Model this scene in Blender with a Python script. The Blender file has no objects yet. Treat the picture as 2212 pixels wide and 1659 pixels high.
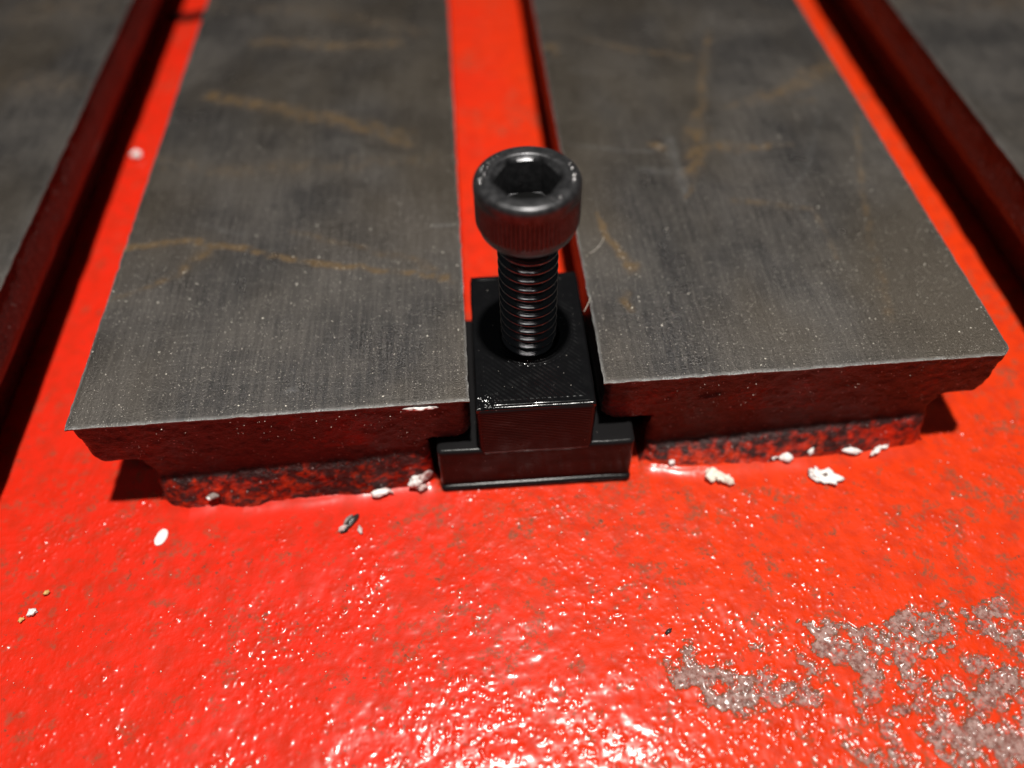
import bpy, bmesh, math
import numpy as np
from mathutils import Vector

MM = 0.001
rng = np.random.default_rng(7)
scene = bpy.context.scene
COL = scene.collection

# ---------------------------------------------------------------- camera, world, lights, exposure
cd = bpy.data.cameras.new('camera'); cam = bpy.data.objects.new('camera', cd); COL.objects.link(cam)
cam.location = (-1.972*MM, -65.983*MM, 105.499*MM)
cam.rotation_euler = [math.radians(a) for a in (38.586, 1.221, -4.288)]
cd.sensor_width = 36; cd.sensor_fit = 'HORIZONTAL'; cd.lens = 1734.255/2212*36
cd.clip_start = 0.002; cd.clip_end = 50
cd.dof.use_dof = True; cd.dof.focus_distance = 0.108; cd.dof.aperture_fstop = 8.0
scene.camera = cam

w = bpy.data.worlds.new('World'); scene.world = w; w.use_nodes = True
bg = w.node_tree.nodes['Background']; bg.inputs[0].default_value = (0.85, 0.93, 1.0, 1); bg.inputs[1].default_value = 0.022

def lamp(name, loc, target, size, watts, col):
    l = bpy.data.lights.new(name, 'AREA'); l.shape = 'DISK'; l.size = size*MM; l.energy = watts; l.color = col
    o = bpy.data.objects.new(name, l); COL.objects.link(o); o.location = Vector(loc)*MM
    o.rotation_euler = (Vector(target)-Vector(loc)).to_track_quat('-Z', 'Y').to_euler()
    return o
lamp('work_lamp', (20, -24, 720), (5, 10, 0), 28, 7.8, (1.0, 0.965, 0.90))
rl = lamp('room_lamp', (0, -400, 800), (5, 10, 10), 560, 0.44, (1.0, 0.97, 0.94)); rl.data.shape = 'RECTANGLE'; rl.data.size_y = 42*MM   # a tube lamp further off

scene.view_settings.view_transform = 'Standard'; scene.view_settings.look = 'None'
scene.view_settings.exposure = 0.0; scene.view_settings.gamma = 1.0
scene.view_settings.use_curve_mapping = False
scene.cycles.max_bounces = 8; scene.cycles.sample_clamp_indirect = 6.0
scene.cycles.use_denoising = True

# ---------------------------------------------------------------- helpers
_tab = {}
def vn(x, y, s, seed):                        # value noise, wavelength s (mm), range -1..1
    if seed not in _tab: _tab[seed] = np.random.default_rng(seed).uniform(-1, 1, (256, 256))
    t = _tab[seed]; x = np.asarray(x, float)/s; y = np.asarray(y, float)/s
    xi = np.floor(x).astype(int); yi = np.floor(y).astype(int); fx = x-xi; fy = y-yi
    fx = fx*fx*fx*(fx*(fx*6-15)+10); fy = fy*fy*fy*(fy*(fy*6-15)+10)
    a = t[xi % 256, yi % 256]; b = t[(xi+1) % 256, yi % 256]; c = t[xi % 256, (yi+1) % 256]; d = t[(xi+1) % 256, (yi+1) % 256]
    return (a*(1-fx)+b*fx)*(1-fy)+(c*(1-fx)+d*fx)*fy
def fbm(x, y, s, seed, o=4, g=.5):
    r = 0; a = 1
    for k in range(o):
        c, n = math.cos(.6*k), math.sin(.6*k)
        r = r+a*vn(c*x-n*y+17*k, n*x+c*y-9*k, s/2**k, seed+k); a *= g
    return r
def ss(e0, e1, x): t = np.clip((x-e0)/(e1-e0), 0, 1); return t*t*(3-2*t)
def domes(x, y, cell, rlo, rhi, prob, seed):       # height of scattered round bumps, peak about 1
    g = np.random.default_rng(seed); N = 256
    ox, oy = g.random((N, N)), g.random((N, N)); rad = g.uniform(rlo, rhi, (N, N)); amp = np.where(g.random((N, N)) < prob, g.uniform(.35, 1., (N, N)), 0); el = g.uniform(.7, 1.4, (N, N))
    ix = np.floor(x/cell).astype(int); iy = np.floor(y/cell).astype(int); out = np.zeros(x.shape)
    for i in (-1, 0, 1):
        for j in (-1, 0, 1):
            a = (ix+i) % N; b = (iy+j) % N
            d2 = (((x-(ix+i+ox[a, b])*cell)*el[a, b])**2+((y-(iy+j+oy[a, b])*cell)/el[a, b])**2)/rad[a, b]**2
            t = np.clip(1-d2, 0, 1); out = np.maximum(out, amp[a, b]*rad[a, b]*t**1.5*1.15)
    return out
def inpoly(x, y, P):
    r = np.zeros(x.shape, bool); n = len(P)
    for i in range(n):
        (x0, y0), (x1, y1) = P[i], P[(i+1) % n]
        if y0 == y1: continue
        r ^= ((y0 > y) != (y1 > y)) & (x < (x1-x0)*(y-y0)/(y1-y0)+x0)
    return r
def segdist(x, y, a, b):
    ax, ay = a; bx, by = b; dx, dy = bx-ax, by-ay
    t = np.clip(((x-ax)*dx+(y-ay)*dy)/(dx*dx+dy*dy+1e-9), 0, 1)
    return np.hypot(x-ax-t*dx, y-ay-t*dy), t
def stroke(x, y, strokes, warp=.5, seed=91):
    x = x+warp*fbm(x, y, 3.5, seed); y = y+warp*fbm(x, y, 3.5, seed+5)
    out = np.zeros(x.shape)
    for pts, w0, w1, a in strokes:
        n = len(pts)-1
        for i in range(n):
            d, t = segdist(x, y, pts[i], pts[i+1]); ww = w0+(w1-w0)*(i+t)/n
            out = np.maximum(out, 1.15*a*(1-ss(.05, 1.0, d/np.maximum(ww*3.0, .05))))
    return out

def mesh_obj(name, V, F, mat, parent=None, attrs=None, smooth=True, loc=None):
    me = bpy.data.meshes.new(name)
    me.from_pydata((np.asarray(V, float)*MM).tolist(), [], F if isinstance(F, list) else F.tolist())
    for k, v in (attrs or {}).items():
        at = me.attributes.new(k, 'FLOAT', 'POINT'); at.data.foreach_set('value', np.asarray(v, np.float32).ravel())
    if smooth: me.polygons.foreach_set('use_smooth', [True]*len(me.polygons))
    me.materials.append(mat); me.update()
    o = bpy.data.objects.new(name, me); COL.objects.link(o)
    if parent: o.parent = parent
    if loc is not None: o.location = Vector(loc)*MM
    return o
def empty(name, label, cat, loc=(0, 0, 0), rz=0, group=None):
    o = bpy.data.objects.new(name, None); COL.objects.link(o); o.location = Vector(loc)*MM; o.rotation_euler = (0, 0, rz)
    o.empty_display_size = .005; o['label'] = label; o['category'] = cat
    if group: o['group'] = group
    return o
class MB:                                     # collects grids and loops into one mesh
    def __init__(s): s.V = []; s.F = []; s.n = 0; s.A = {}
    def grid(s, X, Y, Z, flip=False, wrap=False, **attrs):
        r, c = X.shape; P = np.stack([X, Y, Z], -1).reshape(-1, 3); idx = np.arange(r*c).reshape(r, c)+s.n
        if wrap: idx = np.concatenate([idx, idx[:, :1]], 1)
        q = np.stack([idx[:-1, :-1], idx[:-1, 1:], idx[1:, 1:], idx[1:, :-1]], -1).reshape(-1, 4)
        if flip: q = q[:, ::-1]
        s.V.append(P); s.F += q.tolist()
        for k in set(s.A) | set(attrs):
            s.A.setdefault(k, [np.zeros(s.n)])
            s.A[k].append(np.broadcast_to(attrs.get(k, np.zeros(1)), (r, c)).ravel() if k in attrs else np.zeros(r*c))
        s.n += r*c; return idx
    def build(s, name, mat, parent=None, **k):
        return mesh_obj(name, np.concatenate(s.V), s.F, mat, parent, {a: np.concatenate(v) for a, v in s.A.items()}, **k)

# ---------------------------------------------------------------- materials
class NT:
    def __init__(s, name):
        s.m = bpy.data.materials.new(name); s.m.use_nodes = True; s.t = s.m.node_tree; s.b = s.t.nodes['Principled BSDF']
        tc = s.t.nodes.new('ShaderNodeTexCoord'); vm = s.t.nodes.new('ShaderNodeVectorMath'); vm.operation = 'SCALE'
        vm.inputs['Scale'].default_value = 1000; s.t.links.new(tc.outputs['Object'], vm.inputs[0]); s.co = vm.outputs[0]   # mm
    def put(s, sock, v):
        if hasattr(v, 'is_output'): s.t.links.new(v, sock)
        else: sock.default_value = v
    def noise(s, scale, detail=3, rough=.55, stretch=None, co=None):
        n = s.t.nodes.new('ShaderNodeTexNoise'); n.inputs['Scale'].default_value = scale; n.inputs['Detail'].default_value = detail; n.inputs['Roughness'].default_value = rough
        c = co or s.co
        if stretch: c = s.mapping(stretch, c)
        s.t.links.new(c, n.inputs['Vector']); return n.outputs['Fac']
    def mapping(s, sc, co=None, rot=(0, 0, 0)):
        m = s.t.nodes.new('ShaderNodeMapping'); m.inputs['Scale'].default_value = sc; m.inputs['Rotation'].default_value = rot
        s.t.links.new(co or s.co, m.inputs['Vector']); return m.outputs[0]
    def voro(s, scale, feat='F1', out='Distance', co=None):
        n = s.t.nodes.new('ShaderNodeTexVoronoi'); n.feature = feat; n.inputs['Scale'].default_value = scale
        s.t.links.new(co or s.co, n.inputs['Vector']); return n.outputs[out]
    def wave(s, scale, axis='Z', dist=0, co=None):
        n = s.t.nodes.new('ShaderNodeTexWave'); n.bands_direction = axis; n.inputs['Scale'].default_value = scale; n.inputs['Distortion'].default_value = dist
        s.t.links.new(co or s.co, n.inputs['Vector']); return n.outputs['Fac']
    def ramp(s, v, lo, hi, a=0., b=1.):
        n = s.t.nodes.new('ShaderNodeMapRange'); n.interpolation_type = 'SMOOTHSTEP'
        for k, q in zip(('From Min', 'From Max', 'To Min', 'To Max'), (lo, hi, a, b)): n.inputs[k].default_value = q
        s.put(n.inputs[0], v); return n.outputs[0]
    def math(s, op, a, b=0.):
        n = s.t.nodes.new('ShaderNodeMath'); n.operation = op; s.put(n.inputs[0], a); s.put(n.inputs[1], b); return n.outputs[0]
    def mix(s, f, a, b):
        n = s.t.nodes.new('ShaderNodeMix'); n.data_type = 'RGBA'; s.put(n.inputs[0], f)
        for k, v in ((6, a), (7, b)): s.put(n.inputs[k], (*v, 1) if isinstance(v, tuple) else v)
        return n.outputs[2]
    def attr(s, name):
        n = s.t.nodes.new('ShaderNodeAttribute'); n.attribute_name = name; return n.outputs['Fac']
    def bump(s, h, dist_mm, strength=1., prev=None):
        n = s.t.nodes.new('ShaderNodeBump'); n.inputs['Distance'].default_value = dist_mm*MM; n.inputs['Strength'].default_value = strength
        s.put(n.inputs['Height'], h)
        if prev: s.t.links.new(prev, n.inputs['Normal'])
        return n.outputs[0]
    def set(s, **k):
        for a, v in k.items():
            if isinstance(v, tuple) and len(v) == 3 and a == 'Base_Color': v = (*v, 1)
            s.put(s.b.inputs[a.replace('_', ' ')], v)
        return s.m

def mat_paint():
    n = NT('red_enamel'); gr = n.attr('grime'); wear = n.attr('wear')
    tone = n.noise(.05, 2)
    sx = n.t.nodes.new('ShaderNodeSeparateXYZ'); n.t.links.new(n.co, sx.inputs[0])
    red = n.mix(n.ramp(n.math('ADD', n.math('MULTIPLY', tone, 60.), sx.outputs[0]), -5., 75.), (.66, .018, .0045), (.67, .034, .0025))
    red = n.mix(n.ramp(n.noise(.35, 4, .6), .42, .66, 0, .45), red, (.40, .022, .006))
    fine = n.noise(1.7, 4, .65)
    spots = n.math('MULTIPLY', n.ramp(fine, .56, .66), .45)
    g = n.math('MINIMUM', n.math('ADD', n.math('MULTIPLY', gr, n.ramp(fine, .38, .56)), n.math('MULTIPLY', spots, gr)), 1.)
    c = n.mix(g, red, (.17, .070, .036))
    fleck = n.math('MULTIPLY', n.ramp(n.noise(.85, 5, .72), .585, .655), n.ramp(n.noise(.11, 3, .6), .38, .62, .0, .75))
    c = n.mix(n.math('MULTIPLY', fleck, n.attr('grit')), c, (.085, .045, .028))
    c = n.mix(n.ramp(n.math('ADD', wear, n.math('MULTIPLY', n.math('SUBTRACT', n.noise(1.3, 5, .7), .5), 1.6)), .38, .95, 0, .88), c, n.mix(n.ramp(n.noise(1.2, 4, .7), .35, .65), (.11, .062, .050), (.33, .25, .225)))
    h = n.math('MULTIPLY', n.math('ADD', n.noise(2.4, 3, .6), n.math('MULTIPLY', n.noise(7., 2), .3)), n.math('ADD', .12, n.math('MULTIPLY', n.attr('grit'), .88)))
    return n.set(Base_Color=c, Roughness=.55, Specular_IOR_Level=.10, Coat_Weight=n.math('SUBTRACT', .85, n.math('MULTIPLY', g, .45)),
                 Coat_Roughness=.23, Coat_IOR=1.45, Normal=n.bump(h, .085, 1.))
def mat_rib():
    n = NT('weathered_shaded_enamel'); gr = n.attr('grime')
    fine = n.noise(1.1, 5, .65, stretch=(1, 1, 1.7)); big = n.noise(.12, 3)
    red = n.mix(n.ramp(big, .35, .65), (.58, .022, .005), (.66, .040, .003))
    g = n.math('MINIMUM', n.math('MULTIPLY', gr, n.ramp(fine, .30, .60, .95, 1.25)), 1.)  # besides grime, this paints shade into the rib faces
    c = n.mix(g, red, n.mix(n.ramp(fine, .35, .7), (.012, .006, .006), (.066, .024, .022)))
    dust = n.math('MULTIPLY', n.ramp(n.voro(1.05), .20, .09), n.ramp(n.noise(.9, 2), .52, .60))
    c = n.mix(n.math('MULTIPLY', dust, .75), c, (.50, .42, .40))
    h = n.math('ADD', n.noise(1.6, 4, .65, stretch=(1, 1, 1.6)), n.math('MULTIPLY', dust, .4))
    h = n.math('ADD', h, n.math('MULTIPLY', n.noise(.55, 3, .6), 1.2))
    return n.set(Base_Color=c, Roughness=.42, Coat_Weight=.10, Coat_Roughness=.25, Specular_IOR_Level=.3, Normal=n.bump(h, .28, 1.))
def mat_steel():
    n = NT('machined_cast_iron'); rust = n.attr('rust'); pale = n.attr('pale')
    brush = n.noise(1., 4, .65, stretch=(2.2, .10, 1)); cross = n.noise(1., 3, .6, stretch=(.10, 2.6, 1)); cloud = n.noise(.05, 5, .62); mid = n.noise(.9, 4, .7); fine = n.noise(3.4, 4, .75)
    base = n.mix(n.ramp(cloud, .36, .64), (.050, .047, .047), (.088, .079, .072))
    base = n.mix(n.ramp(brush, .40, .62, .0, .55), base, n.mix(.5, base, (.19, .172, .155)))
    base = n.mix(n.ramp(cross, .56, .66, .0, .30), base, (.15, .14, .13))
    base = n.mix(n.ramp(n.noise(.028, 3, .6, stretch=(1, .6, 1)), .40, .66, 0, .65), base, (.086, .068, .048))
    re = n.ramp(n.math('ADD', rust, n.math('MULTIPLY', n.math('SUBTRACT', mid, .5), .35)), .04, .85)
    base = n.mix(n.math('MULTIPLY', re, .9), base, n.mix(n.ramp(fine, .35, .6), (.070, .040, .016), (.125, .080, .036)))
    base = n.mix(n.math('MULTIPLY', n.math('MULTIPLY', pale, n.ramp(fine, .3, .55, .3, 1.)), .6), base, (.36, .36, .36))
    speck = n.math('MULTIPLY', n.ramp(n.voro(2.1), .30, .12), n.ramp(n.noise(1.1, 3, .7), .50, .62))  # pale specks painted as glints of the metal
    base = n.mix(n.math('MULTIPLY', speck, .55), base, (.46, .41, .36))
    pit = n.ramp(fine, .30, .42)
    base = n.mix(pit, (.018, .016, .016), base)
    h = n.math('ADD', n.math('ADD', n.math('MULTIPLY', brush, .5), n.math('MULTIPLY', cross, .2)), n.math('ADD', n.math('MULTIPLY', fine, 1.9), n.math('MULTIPLY', speck, .8)))
    return n.set(Base_Color=base, Metallic=n.math('SUBTRACT', .6, n.math('MULTIPLY', re, .5)), Roughness=n.ramp(cloud, .3, .7, .26, .46), Normal=n.bump(h, .075, .9))
def mat_plastic():
    n = NT('black_printed_plastic')
    h = n.math('ADD', n.wave(.82, 'Z', .6), n.math('MULTIPLY', n.noise(.9, 2, .5, stretch=(1, 1, .08)), .6))
    h = n.math('ADD', h, n.math('MULTIPLY', n.noise(3., 3), .5))
    dust = n.math('MULTIPLY', n.ramp(n.voro(1.1), .11, .06), n.ramp(n.noise(.7, 2), .55, .62))
    return n.set(Base_Color=n.mix(n.math('MULTIPLY', dust, .6), (.010, .0095, .010), (.34, .30, .27)), Roughness=.22, Specular_IOR_Level=.10, Normal=n.bump(h, .024, .7))
def mat_skin():
    n = NT('black_plastic_top_skin')
    dust = n.math('MULTIPLY', n.ramp(n.voro(1.3), .12, .06), n.ramp(n.noise(.8, 2), .56, .63))
    return n.set(Base_Color=n.mix(n.math('MULTIPLY', dust, .7), (.0045, .0045, .005), (.34, .31, .28)), Roughness=n.ramp(n.noise(.7, 3), .35, .65, .13, .22), Specular_IOR_Level=.45, Normal=n.bump(n.noise(2.5, 3), .02, .5))
def mat_oxide():
    n = NT('black_oxide_steel')
    a = n.noise(1.2, 4, .6)
    dust = n.math('MULTIPLY', n.ramp(n.voro(1.2), .10, .05), n.ramp(n.noise(.8, 2), .57, .63))
    return n.set(Base_Color=n.mix(dust, n.mix(n.ramp(a, .35, .65), (.052, .052, .055), (.085, .084, .088)), (.3, .27, .25)), Metallic=.75, Roughness=n.ramp(a, .3, .7, .30, .40), Normal=n.bump(n.noise(3.5, 3), .02, .5))
def mat_thread():
    n = NT('black_oxide_thread'); a = n.noise(1.5, 3)
    return n.set(Base_Color=(.17, .165, .17), Metallic=1., Roughness=n.ramp(a, .3, .7, .12, .18), Normal=n.bump(n.noise(4., 2), .01, .5))
def mat_flake(name, a, b, sub=.2, rough=.6):
    n = NT(name)
    return n.set(Base_Color=n.mix(n.ramp(n.noise(1.5, 4, .6), .35, .7), a, b), Roughness=rough, Subsurface_Weight=sub, Subsurface_Radius=(.0006, .0005, .0005), Subsurface_Scale=1.0,
                 Normal=n.bump(n.noise(4., 4, .6), .07, .6))
def mat_matte_black():
    n = NT('matte_black'); return n.set(Base_Color=n.mix(n.noise(1.5, 3), (.002, .002, .002), (.005, .005, .005)), Roughness=.8, Specular_IOR_Level=.05)  # near black matte for the socket floor disc and slot band
def mat_worn():
    n = NT('worn_bright_steel'); return n.set(Base_Color=n.mix(n.noise(2., 3), (.16, .155, .16), (.36, .35, .35)), Metallic=1., Roughness=.28)
MATTE_BLACK = mat_matte_black(); WORN = mat_worn(); PAINT = mat_paint(); RIB = mat_rib(); STEEL = mat_steel(); PLASTIC = mat_plastic(); SKIN = mat_skin(); OXIDE = mat_oxide(); THREAD = mat_thread()
WHITE = mat_flake('white_shaving', (.88, .86, .84), (.74, .70, .67)); CREAM = mat_flake('cream_shaving', (.82, .76, .66), (.68, .61, .52))
PINK = mat_flake('pinkish_shaving', (.62, .48, .46), (.45, .30, .28)); GREY = mat_flake('grey_shaving', (.30, .24, .22), (.16, .13, .12)); BLACK = mat_flake('black_shaving', (.02, .02, .02), (.06, .055, .05), 0, .3)
YELLOW = mat_flake('yellow_crumb', (.70, .46, .16), (.5, .32, .1)); HAIR = mat_flake('fibre', (.55, .50, .44), (.4, .36, .3), 0, .5)

# ---------------------------------------------------------------- the machine table: red bed with T-section ribs
H = 19.8
# x0, x1, y front, leg x0, leg x1, slab underside z, floor line of the foot (x, y), flare start height at both leg ends
RIBS = [
    dict(x=(-131., -75.8), y=-1., leg=(-124., -82.5), zb=9.7, foot=[(-124, -1.5), (-82, -1.5)], fl=(5., 8.), strokes=[([(-130, 92), (-100, 90), (-80, 86)], 4., 3., .35), ([(-120, 120), (-80, 118)], 5, 5, .3)], pale=[]),
    dict(x=(-58.5, -4.65), y=0., leg=(-52., -11.2), zb=10.3, foot=[(-52, -.2), (-48, -1.7), (-44, -1.2), (-40, -1.9), (-33, -1.1), (-22, -1.1), (-15, -.3), (-11, .0)], fl=(5.5, 8.7),
         strokes=[([(-44.6, 98.8), (-30.8, 95.4), (-16.4, 95.2)], 1.36, 1.35, .5), ([(-52.1, 79.5), (-38.0, 73.2), (-24.6, 67.2), (-13.3, 60.8)], 1.08, 1.68, .6), ([(-57.8, 58.6), (-45.7, 54.6), (-28.0, 54.8), (-9.2, 54.2)], 1.48, 1.47, .3),
                  ([(-58.4, 36.0), (-49.0, 36.7), (-39.8, 34.1), (-32.0, 30.6), (-20.3, 27.4), (-6.7, 24.0)], .45, .35, .95), ([(-58.4, 23.5), (-52.2, 26.9), (-47.8, 30.1), (-45.5, 33.6)], .35, 1.03, .5),
                  ([(-32.0, 37.2), (-22.0, 32.9), (-11.7, 28.1), (-6.4, 23.4)], .45, .71, .35), ([(-8.2, 23.4), (-6.9, 23.4)], .35, .35, 1.), ([(-57.3, 115.3), (-31.9, 110.2), (-11.6, 98.8)], 2.67, 1.95, .3)],
         pale=[([(-9.0, 36.4), (-5.3, 36.3)], .12, .12, 1.), ([(-46.6, 40.4), (-40.2, 37.5)], .25, .25, .3), ([(-29.4, 3.5), (-28.4, 3.8)], .25, .25, .8)]),
    dict(x=(13.9, 70.9), y=1.26, leg=(21.6, 64.5), zb=10.2, foot=[(21.6, .2), (28, -.9), (39.5, -1.3), (50, -.7), (58, .0), (64.5, .3)], fl=(3.4, 6.3),
         strokes=[([(49.0, 91.8), (42.6, 69.9), (39.3, 58.1)], .58, .76, .55), ([(39.3, 58.1), (38.2, 54.0), (35.6, 46.2)], 1.51, 1.11, .6), ([(35.6, 46.2), (33.1, 38.9)], .8, .23, .6), ([(38.1, 53.7), (47.2, 51.9), (54.3, 52.0)], 1.32, .49, .5),
                  ([(44.8, 64.2), (53.0, 67.2), (61.3, 71.0), (70.9, 78.4)], .34, 2.02, .55), ([(45.6, 65.6), (63.0, 65.3)], .52, .52, .35), ([(21.1, 93.2), (33.4, 86.2), (43.5, 82.4)], .38, .74, .45),
                  ([(17.9, 36.9), (19.2, 29.9), (20.6, 24.9), (21.2, 23.7)], .15, .86, 1.), ([(19.3, 17.5), (19.2, 14.4)], .62, .34, .7), ([(69.9, 62.2), (62.2, 37.1), (59.5, 25.9), (57.6, 15.7), (56.9, 9.2)], .43, .6, .4),
                  ([(41.1, 37.5), (49.1, 35.5), (53.2, 33.9), (53.2, 22.3)], .54, .36, .4), ([(30.5, 54.1), (31.8, 53.5)], .66, .66, .7), ([(15.9, 90.0), (16.4, 86.3)], 1.14, .75, .5)],
         pale=[([(15.7, 56.3), (23.6, 53.8), (29.1, 52.2), (32.9, 54.5)], .14, .18, .6), ([(33.6, 55.8), (33.3, 47.7), (33.2, 38.3)], .58, .31, .6), ([(26.7, 47.7), (31.3, 46.4)], .32, .64, .5), ([(63.1, 61.4), (55.6, 45.4), (51.0, 39.5)], .43, .15, .3),
               ([(19.5, 80.7), (27.4, 78.1)], .55, .55, .2), ([(51.1, 37.1), (53.2, 18.2)], .77, .98, .15)]),
    dict(x=(90.4, 146.), y=2.4, leg=(97., 139.5), zb=10., foot=[(97, 1), (139, 1)], fl=(4., 7.), strokes=[([(95, 100), (120, 96), (140, 98)], 4., 3., .3)], pale=[]),
]
YB = 300.
TABLE = empty('machine_table', 'red painted cast iron machine table with grey machined ribs and slots between them', 'machine table')

def lines(*segs):                             # (start, stop, step), ...
    return np.unique(np.round(np.concatenate([np.arange(a, b, s) for a, b, s in segs]+[[segs[-1][1]]]), 4))
PATCH = [
    [(19.3, -29.8), (22.0, -28.5), (24.5, -31.1), (28.2, -33.2), (35.0, -33.8), (35.4, -34.4), (33.1, -36.3), (30.0, -37.7), (27.1, -37.5), (23.1, -35.8), (20.9, -33.8)],
    [(37.5, -26.6), (39.6, -26.1), (43.1, -27.0), (46.4, -28.3), (47.9, -29.4), (49.9, -32.3), (51.6, -35.8), (47.9, -36.0), (43.2, -33.9), (41.0, -31.3), (38.4, -29.8)],
    [(46.9, -28.6), (50.1, -27.0), (58.5, -26.7), (63.1, -26.4), (67.0, -28.8), (70.0, -31.5), (61.8, -30.5), (56.6, -31.0), (52.1, -30.7), (49.4, -29.5)],
    [(51.2, -35.1), (54.4, -36.3), (59.2, -36.4), (62.2, -34.6), (69.7, -33.0), (72, -37), (63.6, -37.9), (56.3, -38.8), (52.4, -37.6)],
    [(48.4, -42.0), (54.8, -41.2), (63.5, -41.2), (62.5, -47.4), (51.8, -46.8)],
    [(-31, -44), (-28, -43), (-26, -46), (-30, -47)],
]
ZONE = [(18, -29.5), (22, -27.8), (28, -30), (36.5, -26.2), (41, -25.4), (47, -27.5), (50, -26.2), (63, -25.4), (76, -27), (90, -34), (90, -56), (36, -56), (41, -46), (36, -39), (29, -38.6), (22, -36)]
def build_bed():
    xs = lines((-230, -90, 3.), (-90, -72, .6), (-72, 82, .17), (82, 100, .6), (100, 260, 3.))
    ys = lines((-140, -52, 2.), (-52, 4, .17), (4, 30, .6), (30, 140, 1.2), (140, 160, .5), (160, 330, 3.))
    X, Y = np.meshgrid(xs, ys)
    smooth = np.zeros(X.shape); fil = np.zeros(X.shape)
    for r in RIBS:
        fx = [p[0] for p in r['foot']]; fy = [p[1] for p in r['foot']]
        yf = np.interp(X, fx, fy); end = ss(r['leg'][0]-2.5, r['leg'][0]+1, X)*(1-ss(r['leg'][1]-1, r['leg'][1]+2.5, X))
        d = yf-Y+.45*fbm(X, Y, 6, 31, 2)
        near = np.clip(1-d/2.6, 0, 1)*end
        fil = np.maximum(fil, np.where(near > 0, near, 0)**2.2)
        smooth = np.maximum(smooth, end*(1-ss(2.2, 4.6, d)))
    wx = X+.95*fbm(X, Y, 2.8, 41, 5, .55); wy = Y+.95*fbm(X, Y, 2.8, 51, 5, .55)
    core = np.zeros(X.shape)
    for P in PATCH: core = np.maximum(core, inpoly(wx, wy, P).astype(float))
    zone = inpoly(wx, wy, ZONE).astype(float)
    wear = np.maximum(core*ss(-.55, .15, fbm(X, Y, 1.9, 57, 5, .65)), .8*zone*ss(.12, .75, fbm(X, Y, 2.6, 59, 5, .65)))
    rough = (1-.85*smooth)
    side = ss(-60, 60, X)
    dens = .12+.88*ss(-.45, .65, fbm(X, Y, 7, 7, 3)+.55*ss(-8, -42, Y)-.25+.35*ss(-30, 50, X)); nearnut = np.exp(-((X-8)/24)**2-((Y+8)/9)**2)
    bumps = .30*domes(X, Y, 1.25, .25, .60, .55, 21)*(1-.5*nearnut)*(.35+.65*dens)+.36*domes(X+.3, Y, .80, .20, .42, .55, 22)*dens+.34*domes(X, Y+.2, .62, .16, .30, .55, 23)*np.maximum(nearnut, .35*dens)
    bumps = bumps*(1+.5*wear)*(1+1.1*np.exp(-((X-50)/20)**2-((Y+39)/9)**2))
    Z = rough*(bumps+.035*vn(X, Y, 1.0, 3)+.05*vn(X, Y, 2.1, 4)) + .16*fbm(X, Y, 11, 5, 2) - .24*wear*(1-.35*fbm(X, Y, 1., 8, 2)) + .55*fil
    Z = np.where((Y > -1) & (X > -10.5) & (X < 20.8), Z*.5-.15, Z)
    gr = .60*ss(.32, .95, fbm(X, Y, 1.5, 61, 4)+.45*fbm(X, Y, 12, 71, 2)+.12*side-.05)*(1-.75*smooth)
    edge = np.zeros(X.shape); g = np.abs(np.gradient(wear)[0])+np.abs(np.gradient(wear)[1]); edge = ss(.06, .35, g)
    mid = np.exp(-((X-6)/14)**2-((Y+7)/4)**2)
    gr = np.clip(np.maximum(gr*(.75+.25*side), .9*edge)+.45*mid*ss(-.05, .5, fbm(X, Y, 1.6, 67, 3)), 0, 1)
    m = MB(); m.grid(X, Y, Z, grime=gr, wear=wear, grit=1-.9*smooth)
    # closed skirt and underside
    for (a, b) in ((X[0], Y[0]), (X[-1][::-1], Y[-1][::-1]), (X[:, -1], Y[:, -1]), (X[:, 0][::-1], Y[:, 0][::-1])):
        zt = np.zeros(len(a))-.02
        m.grid(np.stack([a, a]), np.stack([b, b]), np.stack([zt-14, zt]))
    m.grid(np.array([[-230., 260], [-230, 260]]), np.array([[-140., -140], [330, 330]]), np.full((2, 2), -14.), flip=True)
    return m.build('bed', PAINT, TABLE)
build_bed()

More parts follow.
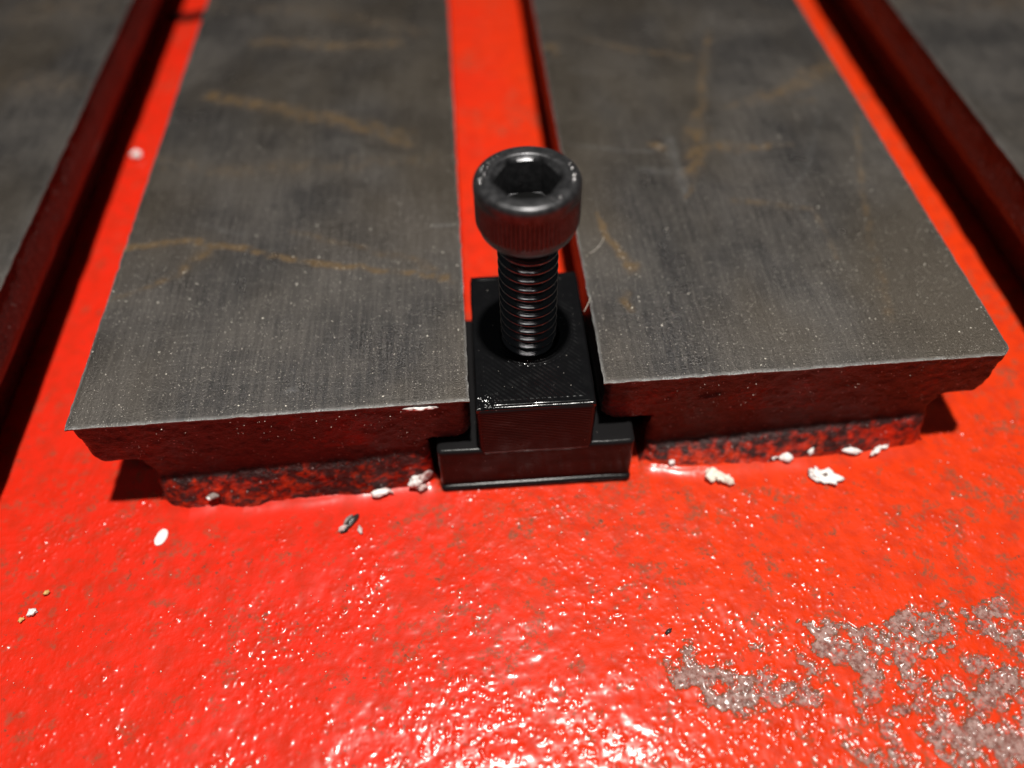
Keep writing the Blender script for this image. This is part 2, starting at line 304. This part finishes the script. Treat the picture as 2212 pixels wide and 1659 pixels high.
def build_rib(r, k):
    x0, x1 = r['x']; yf = r['y']; l0, l1 = r['leg']; zb = r['zb']; top = H-.32; near = k in (1, 2)
    st = .33 if near else 1.5; lean = .062             # the cast face leans in slightly under the machined edge
    ys = lines((0, 4, .4), (4, 130, 2.5), (130, YB-yf, 20)) if near else lines((0, 130, 3.), (130, YB-yf, 20))
    m = MB()
    # slab: rows of z, x-range with rounded lower corners
    n = int((top-zb)/st)+1; t = np.linspace(0, 1, n); zr = zb+(top-zb)*t
    rad = 2.3
    def rnd(z):
        d = np.clip(rad-(z-zb), 0, rad); return rad-np.sqrt(np.maximum(rad*rad-d*d, 0))
    nx = int((x1-x0)/st)+1
    U = np.linspace(0, 1, nx)[None]; zz = zr[:, None]
    lo = x0+.25+rnd(zr)*.8+.12*fbm(zr, zr*0+k, 2., 81, 3); hi = x1-.25-rnd(zr)*.9+.10*fbm(zr, zr*0+k+5, 2., 83, 3)
    X = lo[:, None]+(hi-lo)[:, None]*U; Z = np.broadcast_to(zz, X.shape).copy()
    PIT = lambda X, Z: .13*fbm(X, Z*1.4, 2.2, 101+k, 4)+.08*fbm(X, Z, .9, 111+k, 2)
    pitd = PIT(X, Z)
    ev = np.minimum(1, np.minimum((X-lo[:, None]), (hi[:, None]-X))/1.2)
    bev = .9*np.clip(1-ev, 0, 1)**2
    inleg = ss(l0-.6, l0+.6, X)*(1-ss(l1-.6, l1+.6, X))               # the face runs on into the leg, its lower corners are rounded elsewhere
    under = .55*np.clip(1-(Z-zb)/1.2, 0, 1)**2*(1-inleg)
    Y = yf+.12+lean*(H-Z)+pitd*np.clip((top-Z)/.8, 0.1, 1)+bev+under
    gr = np.clip(.92+.16*fbm(X, Z, 7, 121+k, 3), .5, 1)  # upper face: grime with shade painted in
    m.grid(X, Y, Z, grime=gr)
    # slab sides, underside
    for xe, ye, fl in ((X[:, 0], Y[:, 0], True), (X[:, -1], Y[:, -1], False)):
        yy = np.concatenate([[0], ys[1:]]); XX = np.repeat(xe[:, None], len(yy), 1); YY = ye[:, None]+(YB-ye)[:, None]*(yy/yy[-1])[None]
        w = .12*fbm(YY, Z[:, :1]+0*YY, 3., 131+k, 3)*np.clip(yy/2, 0, 1)[None]
        m.grid(XX+w, YY, np.repeat(zr[:, None], len(yy), 1), flip=fl, grime=np.clip(1.+.12*fbm(YY, XX+Z[:, :1], 9, 141, 3), .85, 1))  # slot side walls darkened in colour to deepen their shade
    xb = X[0]; yb = Y[0]
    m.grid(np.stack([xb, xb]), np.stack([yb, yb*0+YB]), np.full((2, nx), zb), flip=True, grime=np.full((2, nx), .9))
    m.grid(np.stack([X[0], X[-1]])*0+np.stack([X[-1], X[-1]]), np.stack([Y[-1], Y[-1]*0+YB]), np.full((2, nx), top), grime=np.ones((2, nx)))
    # leg with a flared casting foot
    zt = zb+.05; n2 = int((zt+1)/st)+2; zl = np.linspace(-1., zt, n2)[:, None]; nl = int((l1-l0)/st)+1
    U = np.linspace(0, 1, nl)[None]
    X = (l0+(l1-l0)*U)+0*zl
    sgn = np.where(U < .5, 1, -1); X = X-sgn*1.0*np.clip(1-np.minimum(U, 1-U)*20, 0, 1)*np.clip((2.5-zl)/2.5, 0, 1)**2
    Z = zl+0*U
    fx = [p[0] for p in r['foot']]; fy = [p[1] for p in r['foot']]
    foot = yf+.35-np.interp(X, fx, fy); fs = r['fl'][0]+(r['fl'][1]-r['fl'][0])*U+.5*fbm(X, X*0+k, 5, 151, 3)
    q = np.clip((fs-Z)/fs, 0, 1.2)
    e = np.minimum(X-l0, l1-X); bev = .9*np.clip(1-e/1.4, 0, 1)**2
    Y = yf+.12+lean*(H-Z)+PIT(X, Z)-.50*ss(0, .22, q)-(foot+.85)*q+bev*np.clip(1-(Z-zb+3)/3, 0, 1)+.12*fbm(X, Z*1.3, 2.4, 161+k, 4)*q
    gr = np.clip(.94-.62*ss(.0, .45, q)+.42*fbm(X, Z*1.5, 1.1, 171+k, 4, .7)*np.minimum(q*6, 1)+.45*fbm(X, Z, 13, 181+k, 2)*np.minimum(q*6, 1)+.12*np.minimum(q*6, 1), 0, 1)  # colour turns from painted shade to lit red down the foot
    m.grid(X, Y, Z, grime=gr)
    for xe, ye, ze, fl in ((X[:, 0], Y[:, 0], Z[:, 0], True), (X[:, -1], Y[:, -1], Z[:, -1], False)):
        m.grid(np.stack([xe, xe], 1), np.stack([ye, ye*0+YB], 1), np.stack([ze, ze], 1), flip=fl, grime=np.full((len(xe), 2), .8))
    bo = lambda xa, xb2, za, zb2: m.grid(np.array([[xa, xb2], [xa, xb2]]), np.full((2, 2), YB), np.array([[za, za], [zb2, zb2]]), flip=True)
    bo(x0+.25, x1-.25, zb, top); bo(l0, l1, -1, zb)
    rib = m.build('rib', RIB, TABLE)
    rib['label'] = 'cast rib with red painted flanks and machined top'
    # machined top: thin plate with worn, slightly ragged edges
    sx = .45 if near else 1.; ysl = lines((0, 1.2, .3), (1.2, 132, .45 if near else 1.), (132, YB-yf, 8))
    xs = np.linspace(x0, x1, int((x1-x0)/sx)+1); Xp, Yp = np.meshgrid(xs, yf+ysl)
    ragx = .10*fbm(Yp, Yp*0+k, 1.3, 191, 4); ragy = .07*fbm(Xp, Xp*0+k, 1.6, 193, 4)
    ex = np.minimum(Xp-x0, x1-Xp); ey = Yp-yf
    Xq = Xp+ragx*np.clip(1-ex/1.5, 0, 1); Yq = Yp+(ragy+.04)*np.clip(1-ey/1.5, 0, 1)
    if k == 2: Yq += 1.1*np.clip((Xp-69.6)/1.3, 0, 1)**1.5*np.clip(1-ey/4, 0, 1)
    Zq = H-.10*np.clip(1-np.minimum(ex, ey)/.5, 0, 1)**1.5+.012*fbm(Xp, Yp, 5, 195, 2)
    rust = np.clip(stroke(Xp, Yp, r['strokes'], .35, 201+k)*(.75+.5*fbm(Xp, Yp, 1.2, 205, 3)), 0, 1) if r['strokes'] else 0*Xp
    pale = np.clip(.5*stroke(Xp, Yp, r['pale'], .3, 211+k)*(.8+.6*fbm(Xp, Yp, .9, 207, 3)), 0, 1) if r['pale'] else 0*Xp
    pale = np.clip(pale+(.75 if near else .2)*ss(.62, 0, np.minimum(ex*1.6, ey))*(.5+.8*np.abs(fbm(Xp, Yp, 1.4, 221, 2))), 0, 1)
    m = MB(); m.grid(Xq, Yq, Zq, rust=rust, pale=pale)
    lowz = H-.34
    for a, b, c, fl in ((Xq[0], Yq[0], Zq[0], False), (Xq[-1], Yq[-1], Zq[-1], True), (Xq[:, 0], Yq[:, 0], Zq[:, 0], True), (Xq[:, -1], Yq[:, -1], Zq[:, -1], False)):
        m.grid(np.stack([a, a]), np.stack([b, b]), np.stack([c*0+lowz, c]), flip=fl)
    m.build('machined_top', STEEL, rib)
for k, r in enumerate(RIBS): build_rib(r, k)

# ---------------------------------------------------------------- the T-slot nut
NX, NW, NF = 4.32, 8.235, 14.39
YF, YBK, ZT, ZF = -1.6, 24.4, 19.2, 9.7
NUT = empty('t_slot_nut', 'black 3D printed plastic T shaped nut seated in the slot between two ribs', 'slot nut', (NX, 0, .12), math.radians(-.76))
def rrect(hw, y0, y1, rad, seg=6):
    P = []
    for cx, cy, a0 in ((hw-rad, y0+rad, -90), (hw-rad, y1-rad, 0), (-hw+rad, y1-rad, 90), (-hw+rad, y0+rad, 180)):
        for i in range(seg+1):
            a = math.radians(a0+90*i/seg); P.append((cx+rad*math.cos(a), cy+rad*math.sin(a)))
    out = []                                          # resample so that edges can wobble
    for i in range(len(P)):
        a = np.array(P[i]); b = np.array(P[(i+1) % len(P)]); n = max(1, int(np.hypot(*(b-a))/.5))
        out += [a+(b-a)*j/n for j in range(n)]
    return np.array(out)
def prism(name, hw, y0, y1, rad, rows, mat, parent, cap=True):   # rows: (z, inset)
    base = rrect(hw, y0, y1, rad); c = np.array([0, (y0+y1)/2]); nrm = base-np.roll(base, 1, 0)
    nrm = np.roll(nrm, -1, 0)+nrm; nrm = np.stack([nrm[:, 1], -nrm[:, 0]], 1); nrm /= np.linalg.norm(nrm, axis=1)[:, None]
    m = MB(); R = [base-nrm*i for z, i in rows]
    X = np.stack([q[:, 0] for q in R]); Y = np.stack([q[:, 1] for q in R]); Z = np.stack([np.full(len(base), z) for z, i in rows])
    wob = .05*fbm(X+Y, Z, 3., 301, 2); X = X+nrm[:, 0][None]*wob; Y = Y+nrm[:, 1][None]*wob
    idx = m.grid(X, Y, Z, wrap=True)
    if cap: m.F.append(idx[-1, :-1].tolist())
    m.F.append(idx[0, :-1][::-1].tolist())
    return m.build(name, mat, parent)
lip = prism('bottom_lip', NF+.05, YF-.55, YBK+.4, .8, [(.0, .45), (.12, .12), (.45, 0), (.80, .10), (1.05, .45)], PLASTIC, NUT)
fl = prism('flange', NF, YF, YBK, .8, [(.9, .0)]+[(1.3+.5*i, .0) for i in range(16)]+[(ZF-.42, .02), (ZF-.2, .12), (ZF-.06, .32), (ZF, .62)], PLASTIC, NUT)
nk = prism('neck', NW, YF-.02, YBK, .9, [(ZF-.9+.5*i, .0) for i in range(20)]+[(ZT-.55, .02), (ZT-.30, .10), (ZT-.20, .22)], PLASTIC, NUT, cap=False)
SX, SY = 4.413-NX, 11.68                              # screw axis in nut coordinates
def build_skin():
    xs = np.linspace(-NW+.15, NW-.15, 150); ys = np.linspace(YF+.13, YBK-.15, 236); X, Y = np.meshgrid(xs, ys)
    ex = np.minimum(X+NW, NW-X); ey = np.minimum(Y-YF, YBK-Y); e = np.minimum(ex, ey)
    rr = np.hypot(X-SX, Y-SY); p = .60
    inf = np.abs(np.sin(math.pi*((X+Y)/math.sqrt(2)+.10*fbm(X, Y, 4, 311, 2))/p))**.7
    per = np.abs(np.sin(math.pi*(e-.15)/.50))**.7
    ring = np.abs(np.sin(math.pi*(rr-4.2)/.50))**.7
    wi = ss(1.25, 1.45, e)*ss(5.9, 6.1, rr); wr = (1-ss(5.9, 6.1, rr))
    hz = np.where(rr < 6.0, ring, np.where(e < 1.35, per, inf))
    gap = np.exp(-((e-1.4)/.14)**2)+np.exp(-((rr-6.05)/.14)**2)
    patch = .5+.5*np.clip(1.5*fbm(X, Y, 5.5, 321, 3), -1, 1)          # ironed smooth in places
    Z = ZT+.12*hz*(.15+.85*patch)-.05*gap+.03*fbm(X, Y, 3, 331, 3)-.03
    sc = np.exp(-((X+NW-1.4)/1.5)**2-((Y-YF-1.2)/1.5)**2)             # blobby scar on the front corner
    Z += sc*.38*(np.abs(fbm(X, Y, .75, 341, 2))-.25)
    Z -= .28*np.clip(1-e/.55, 0, 1)**2
    Z = np.where(rr < 4.25, ZT-4.*ss(4.25, 3.95, rr), Z)-.03*np.exp(-((rr-5.2)/.8)**2)
    m = MB(); idx = m.grid(X, Y, Z)
    for a, b, c, f_ in ((X[0], Y[0], Z[0], False), (X[-1], Y[-1], Z[-1], True), (X[:, 0], Y[:, 0], Z[:, 0], True), (X[:, -1], Y[:, -1], Z[:, -1], False)):
        m.grid(np.stack([a, a]), np.stack([b, b]), np.stack([c*0+ZT-.7, c]), flip=f_)
    o = m.build('top_skin', SKIN, nk)
build_skin()

# ---------------------------------------------------------------- the socket head cap screw
ZH = 39.2
SCREW = empty('cap_screw', 'black oxide socket head cap screw standing upright in the black plastic nut', 'screw', (4.413, 11.68, 0))
def build_thread():
    p = 1.6; na = 72; z = np.arange(12.0, ZH+.9, p/14); a = np.linspace(0, 2*math.pi, na, endpoint=False)
    A, Z = np.meshgrid(a, z); f = (Z/p+A/(2*math.pi)) % 1
    tri = np.clip((1-np.abs(2*f-1))*1.25-.10, 0, 1); tri = tri*tri*(3-2*tri)*.35+tri*.65
    R = 3.12+.88*tri
    m = MB(); idx = m.grid(R*np.cos(A), R*np.sin(A), Z, wrap=True)
    m.F.append(idx[0, :-1][::-1].tolist()); m.build('threaded_shank', THREAD, SCREW)
build_thread()
def build_head():
    na = 576; a = np.linspace(0, 2*math.pi, na, endpoint=False)
    prof = [(3.6, .35), (5.25, .0), (5.75, .12), (6.02, .55), (6.18, 1.25), (6.22, 1.50), (6.30, 1.58), (6.42, 1.75)]
    prof += [(6.44, 1.75+4.0*i/6) for i in range(1, 7)] + [(6.50, 5.95), (6.50, 6.3)]
    prof += [(6.5-.95*(1-math.cos(math.radians(t))), 6.88+.95*math.sin(math.radians(t))) for t in range(0, 84, 8)]
    prof += [(5.2, 7.86), (5.0, 7.86), (4.6, 7.86), (4.42, 7.84), (4.28, 7.74), (4.15, 7.55)]
    r = np.array([q[0] for q in prof])[:, None]; z = np.array([q[1] for q in prof])[:, None]
    kn = ((z > 1.7) & (z < 5.8)).astype(float)
    R = r+kn*(.20*(np.abs(np.sin(a*36))**.6)[None]-.15)
    # small dents on the rim
    m = MB(); X = R*np.cos(a)[None]; Y = R*np.sin(a)[None]; Z = z+0*a[None]
    hexr = lambda af: (af/2)/np.cos((a+math.pi/6) % (math.pi/3)-math.pi/6)
    # flats face front and back
    hx = (3.55)/np.cos(((a-math.pi/2+math.pi/6) % (math.pi/3))-math.pi/6)
    X = np.concatenate([X, [np.minimum(hx*1.02, 4.13)*np.cos(a)], [hx*np.cos(a)], [hx*np.cos(a)], [hx*.95*np.cos(a)]]); Y = np.concatenate([Y, [np.minimum(hx*1.02, 4.13)*np.sin(a)], [hx*np.sin(a)], [hx*np.sin(a)], [hx*.95*np.sin(a)]])
    Z = np.concatenate([Z, [a*0+7.30], [a*0+7.1], [a*0+2.6], [a*0+2.55]])
    idx = m.grid(X, Y, ZH+Z, wrap=True); m.F.append(idx[-1, :-1].tolist())
    m.F.append(idx[0, :-1][::-1].tolist())
    me = m.build('head', OXIDE, SCREW)
    bm = bmesh.new(); bm.from_mesh(me.data)                           # crisp edges in the socket
    for e in bm.edges:
        if len(e.link_faces) == 2 and e.calc_face_angle(0) > math.radians(38): e.smooth = False
    bm.to_mesh(me.data); bm.free()
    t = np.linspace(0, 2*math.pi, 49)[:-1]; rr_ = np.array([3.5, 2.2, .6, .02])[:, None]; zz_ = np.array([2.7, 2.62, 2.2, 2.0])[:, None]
    d = MB(); d.grid(rr_*np.cos(t)[None], rr_*np.sin(t)[None], ZH+.02+zz_+0*t[None], wrap=True, flip=True); d.build('socket_floor', MATTE_BLACK, me)
    return me
HEAD = build_head()
def build_marks():                                                    # worn stamped grade marks round the rim
    m = MB()
    def bar(ang, r0, r1, wd, hgt=.20, twist=0.):
        a = math.radians(ang); t = np.array([-math.sin(a), math.cos(a)]); rd = np.array([math.cos(a), math.sin(a)])
        n = 9; u = np.linspace(0, 1, n)[:, None]; v = np.linspace(-1, 1, 7)[None]
        rr = r0+(r1-r0)*u+0*v; tt = v*wd/2+twist*(u-.5)+0*u
        zt = 7.86-np.where(rr > 5.55, (1-np.sqrt(np.clip(1-((rr-5.55)/.95)**2, 0, 1)))*.95, 0)
        dome = np.sqrt(np.clip(1-v*v, 0, 1))*np.sqrt(np.clip(1-(2*u-1)**4, 0, 1))
        m.grid(rd[0]*rr+t[0]*tt, rd[1]*rr+t[1]*tt, ZH+zt-.05+(hgt+.05)*dome)
    for an in (-14, -5.5, 8, 17): bar(an, 5.15, 5.95, .36)
    for an, r0, r1, wd, tw in ((148, 5.0, 5.9, .22, .1), (156, 5.5, 5.9, .55, 0), (158, 4.85, 5.2, .4, 0), (163, 5.4, 5.85, .35, .2), (169, 4.9, 5.3, .22, 0), (172, 4.9, 5.3, .2, 0), (175, 4.9, 5.3, .2, 0), (181, 5.0, 5.95, .3, .3), (188, 5.3, 5.95, .5, .2), (137, 5.1, 5.7, .25, 0), (128, 5.2, 5.6, .3, .1), (-52, 5.2, 5.8, .5, .2), (-61, 5.0, 5.3, .3, 0)):
        bar(an, r0, r1, wd, .16, tw)
    m.build('stamped_marks', WORN, HEAD)
build_marks()

# ---------------------------------------------------------------- shavings, crumbs and fibres lying about
def blob(sx, sy, sz, seed, lobes=(), rag=.25, sub=3, tilt=0.):
    bm = bmesh.new(); bmesh.ops.create_icosphere(bm, subdivisions=sub, radius=1.)
    V = np.array([v.co[:] for v in bm.verts]); F = [[v.index for v in f.verts] for f in bm.faces]; bm.free()
    g = np.random.default_rng(seed); o = g.uniform(-50, 50, 3)
    n = fbm(V[:, 0]*2.6+o[0]+V[:, 2], V[:, 1]*2.6+o[1]-V[:, 2]*.7, 1.1, 401+seed % 7, 4, .6)*1.15
    V = V*(1+rag*n)[:, None]
    V[:, 2] = np.where(V[:, 2] < 0, V[:, 2]*.5, V[:, 2])
    V = V*[sx, sy, sz]
    V[:, 2] += .25*sz*vn(V[:, 0]+o[2], V[:, 1], max(sx, sy)*.7, 409)
    V[:, 2] += tilt*V[:, 0]
    return V, F
def flake(name, label, cat, loc, parts, rz=0., group=None):
    """parts: (dx, dy, sx, sy, sz, material, seed, rag, rot, tilt) - the first is the thing, others its lobes"""
    x, y, z = loc
    if len(parts) == 1: root = None
    else: root = empty(name, label, cat, loc, math.radians(rz), group)
    for i, (dx, dy, sx, sy, sz, mt, sd, rag, rot, tilt) in enumerate(parts):
        V, F = blob(sx, sy, sz, sd, rag=rag, tilt=tilt)
        zmin = V[:, 2].min(); V[:, 2] -= zmin
        c, s = math.cos(math.radians(rot)), math.sin(math.radians(rot)); V[:, :2] = V[:, :2]@np.array([[c, s], [-s, c]]); V += [dx, dy, 0]
        if root is None:
            o = mesh_obj(name, V, F, mt, loc=loc); o.rotation_euler = (0, 0, math.radians(rz)); o['label'] = label; o['category'] = cat
            if group: o['group'] = group
        else: o = mesh_obj('lobe', V, F, mt, root)
G = 'plastic shavings and crumbs on the red bed'
z0 = .12
flake('plastic_shaving', 'cream two lobed shaving on the red bed in front of the right rib foot', 'shaving', (31.9, -3.3, z0), [(-.8, .35, 1.15, .95, .75, CREAM, 3, .35, 20, 0), (.75, -.35, 1.35, .8, .8, CREAM, 5, .35, -35, 0), (-1.0, 1.2, .5, .6, .4, CREAM, 6, .4, 60, 0)], group=G)
flake('plastic_shaving', 'largest ragged white shaving with a dark speck, lying on open red paint', 'shaving', (48.2, -4.6, z0), [(0, 0, 2.0, 1.35, .55, WHITE, 11, .27, -22, 0), (-1.25, .9, .9, .9, .45, WHITE, 12, .5, 10, 0), (-.2, .05, .32, .28, .72, GREY, 13, .3, 0, 0)], group=G)
flake('plastic_shaving', 'plump white oval shaving with a small curl at its end, against the rib foot', 'shaving', (43.0, -.8, .5), [(0, 0, 1.25, .8, .7, WHITE, 21, .2, -10, 0), (-1.5, .3, .65, .5, .4, WHITE, 22, .4, 30, 0)], group=G)
flake('plastic_crumb', 'small white crumb standing on edge between two white oval shavings', 'crumb', (46.9, -.4, .5), [(0, 0, .62, .5, .8, WHITE, 31, .35, 30, 0)], group=G)
flake('plastic_shaving', 'slim tapered white shaving lying along the rib foot', 'shaving', (53.4, -.5, .5), [(0, 0, 1.5, .5, .55, WHITE, 41, .2, -12, 0)], group=G)
flake('plastic_shaving', 'forked white shaving at the end of the rib foot beside the dark undercut', 'shaving', (57.4, -.6, .5), [(-.3, -.3, 1.0, .4, .45, WHITE, 51, .3, 35, 0), (1.0, .4, 1.1, .35, .3, WHITE, 52, .35, 8, 0)], group=G)
flake('plastic_crumb', 'tiny white crumb on the orange rib foot just beyond the nut flange', 'crumb', (25.3, -.4, .9), [(0, 0, .5, .4, .4, WHITE, 61, .3, 0, 0)], group=G)
flake('seed_husk', 'flat pale oval husk lying alone on the red bed', 'husk', (-51.5, -6.1, z0), [(0, 0, 1.45, .88, .30, WHITE, 71, .06, 74, 0)])
flake('plastic_shaving', 'curled white shaving with a thin spur beside the left rib foot', 'shaving', (-19.3, -1.7, .45), [(0, 0, 1.35, .55, .55, WHITE, 81, .25, 12, 0), (.9, .45, .9, .28, .4, PINK, 82, .3, -25, 0)], group=G)
flake('plastic_shaving', 'translucent pinkish white curl wedged between the rib foot and the nut', 'shaving', (-13.7, -.7, .7), [(0, 0, 1.0, .75, 1.3, WHITE, 91, .4, 20, 0), (1.25, .65, 1.3, .45, 1.5, PINK, 92, .3, 32, .35), (.8, -.7, .8, .35, .4, PINK, 93, .4, 25, 0)], group=G)
flake('plastic_shaving', 'black strip shaving with two grey pink lobes on the red bed', 'shaving', (-24.0, -6.3, z0), [(.55, .5, 1.25, .42, .42, BLACK, 101, .3, 52, 0), (-.1, .75, .95, .35, .35, GREY, 102, .2, 56, 0), (-.75, -.75, .75, .45, .5, PINK, 103, .2, 30, 0), (-.5, -.95, .7, .4, .3, BLACK, 104, .2, 40, 0)], group=G)
flake('plastic_crumb', 'small pinkish grain beside the black and grey shaving', 'crumb', (-22.2, -7.5, z0), [(0, 0, .38, .75, .35, PINK, 111, .2, 12, 0)], group=G)
flake('plastic_crumb', 'small silvery white crumb on the red bed between two yellow crumbs', 'crumb', (-67.1, -16.3, z0), [(0, 0, .7, .45, .4, WHITE, 121, .3, 25, 0)], group=G)
for px, py, sd, lab in ((-66., -13.5, 131, 'tiny yellow crumb on the rib side of the silvery white crumb'), (-68.4, -17.3, 133, 'tiny yellow crumb on the open bed side of the silvery white crumb')):
    flake('yellow_crumb', lab, 'crumb', (px, py, z0), [(0, 0, .42, .28, .25, YELLOW, sd, .3, 40, 0)], group='yellow crumbs on the red bed')
flake('plastic_crumb', 'white round crumb on the floor of the outer slot beside the left rib', 'crumb', (-75.4, 89.5, z0), [(0, 0, 1.1, .9, .8, WHITE, 141, .15, 0, 0)])
flake('paint_residue', 'white scuffed residue on the rib corner beside the nut', 'residue', (-11.6, .0, 18.55), [(0, 0, 1.6, .25, .4, WHITE, 151, .5, 0, 0), (1.6, .1, .8, .2, .3, WHITE, 152, .5, 0, 0)])
flake('plastic_crumb', 'dark grey crumb near the bare metal patch on the red bed', 'crumb', (19.8, -26.3, z0), [(0, 0, .55, .3, .25, BLACK, 161, .2, 35, 0)])
flake('plastic_crumb', 'white crumb dusted with soot stuck on the front of the left rib foot', 'crumb', (-44., -1.15, 2.2), [(0, 0, .9, .4, .45, GREY, 171, .3, 10, 0), (-.5, -.15, .5, .35, .35, WHITE, 172, .3, 0, 0)])

def fibre(label, P, rad, mt=HAIR, name='fibre'):
    P = np.array(P, float); n = 40; t = np.linspace(0, 1, n); k = np.linspace(0, 1, len(P))
    co = [np.polyfit(k, P[:, i], min(3, len(P)-1)) for i in range(3)]; Q = np.stack([np.polyval(c, t) for c in co], 1)
    d = np.gradient(Q, axis=0); d /= np.linalg.norm(d, axis=1)[:, None]; s = np.cross(d, [0, 0, 1.]); s /= np.linalg.norm(s, axis=1)[:, None]; u = np.cross(s, d)
    a = np.linspace(0, 2*math.pi, 6, endpoint=False)
    R = Q[:, None]+rad*(np.cos(a)[None, :, None]*s[:, None]+np.sin(a)[None, :, None]*u[:, None])
    m = MB(); m.grid(R[..., 0], R[..., 1], R[..., 2], wrap=True); o = m.build(name, mt)
    o['label'] = label; o['category'] = name
fibre('thin pale curved fibre on the right rib next to the screw head', [(15.3, 27.3, H+.06), (16.6, 28.0, H+.3), (17.7, 29.6, H+.3), (18.0, 30.8, H+.06)], .05)
fibre('short pale fibre bridging the gap beside the nut', [(12.9, 15.2, H-.25), (13.5, 16.0, H+.2), (14.2, 17.6, H+.12)], .05)

fibre('dark bent strand standing in for a shadow across the outer slot floor', [(-79.5, 151.2, .7), (-75.5, 150.6, .8), (-70.5, 152.0, .8), (-64, 158.5, .8)], 1.0, MATTE_BLACK, 'band')  # made-up dark tube in place of a shadow crossing the slot
def build_dust():
    g = np.random.default_rng(99); V = []; F = []; n = 0
    base = np.array([(1, 0, 0), (-1, 0, 0), (0, 1, 0), (0, -1, 0), (0, 0, 1), (0, 0, -1)], float)
    fc = [(0, 2, 4), (2, 1, 4), (1, 3, 4), (3, 0, 4), (2, 0, 5), (1, 2, 5), (3, 1, 5), (0, 3, 5)]
    def put(x, y, z, s):
        nonlocal n
        q = base*(g.uniform(.6, 1.3, (6, 1)))*[s, s*g.uniform(.5, 1), s*.5]; a = g.uniform(0, 6.28); c, d = math.cos(a), math.sin(a)
        q[:, :2] = q[:, :2]@np.array([[c, d], [-d, c]]); V.append(q+[x, y, z+s*.25]); F.extend([tuple(i+n for i in f) for f in fc]); n += 6
    for r in RIBS[1:3]:
        for i in range(2600): put(g.uniform(r['x'][0]+.3, r['x'][1]-.3), r['y']+.4+abs(g.normal(0, 34)), H, g.uniform(.03, .075)*(1+1.3*(g.random() < .04)))  # dust, made denser to stand for fine glints in the metal
    for i in range(45): put(g.uniform(NX-7, NX+7), g.uniform(-.8, 23), ZT+.02, g.uniform(.05, .10))
    for i in range(260): put(g.uniform(-70, 70), g.uniform(-48, -3), .14, g.uniform(.06, .15))
    for r in RIBS[1:3]:
        for i in range(80):
            zz = g.uniform(9, 18.8); put(g.uniform(*r['leg']), r['y']-.04+.062*(H-zz), zz, g.uniform(.05, .11))
    o = mesh_obj('dust', np.concatenate(V), [list(f) for f in F], CREAM, smooth=False)
    o['kind'] = 'stuff'; o['label'] = 'fine pale dust and glint specks scattered over the ribs and red bed'; o['category'] = 'dust'
build_dust()
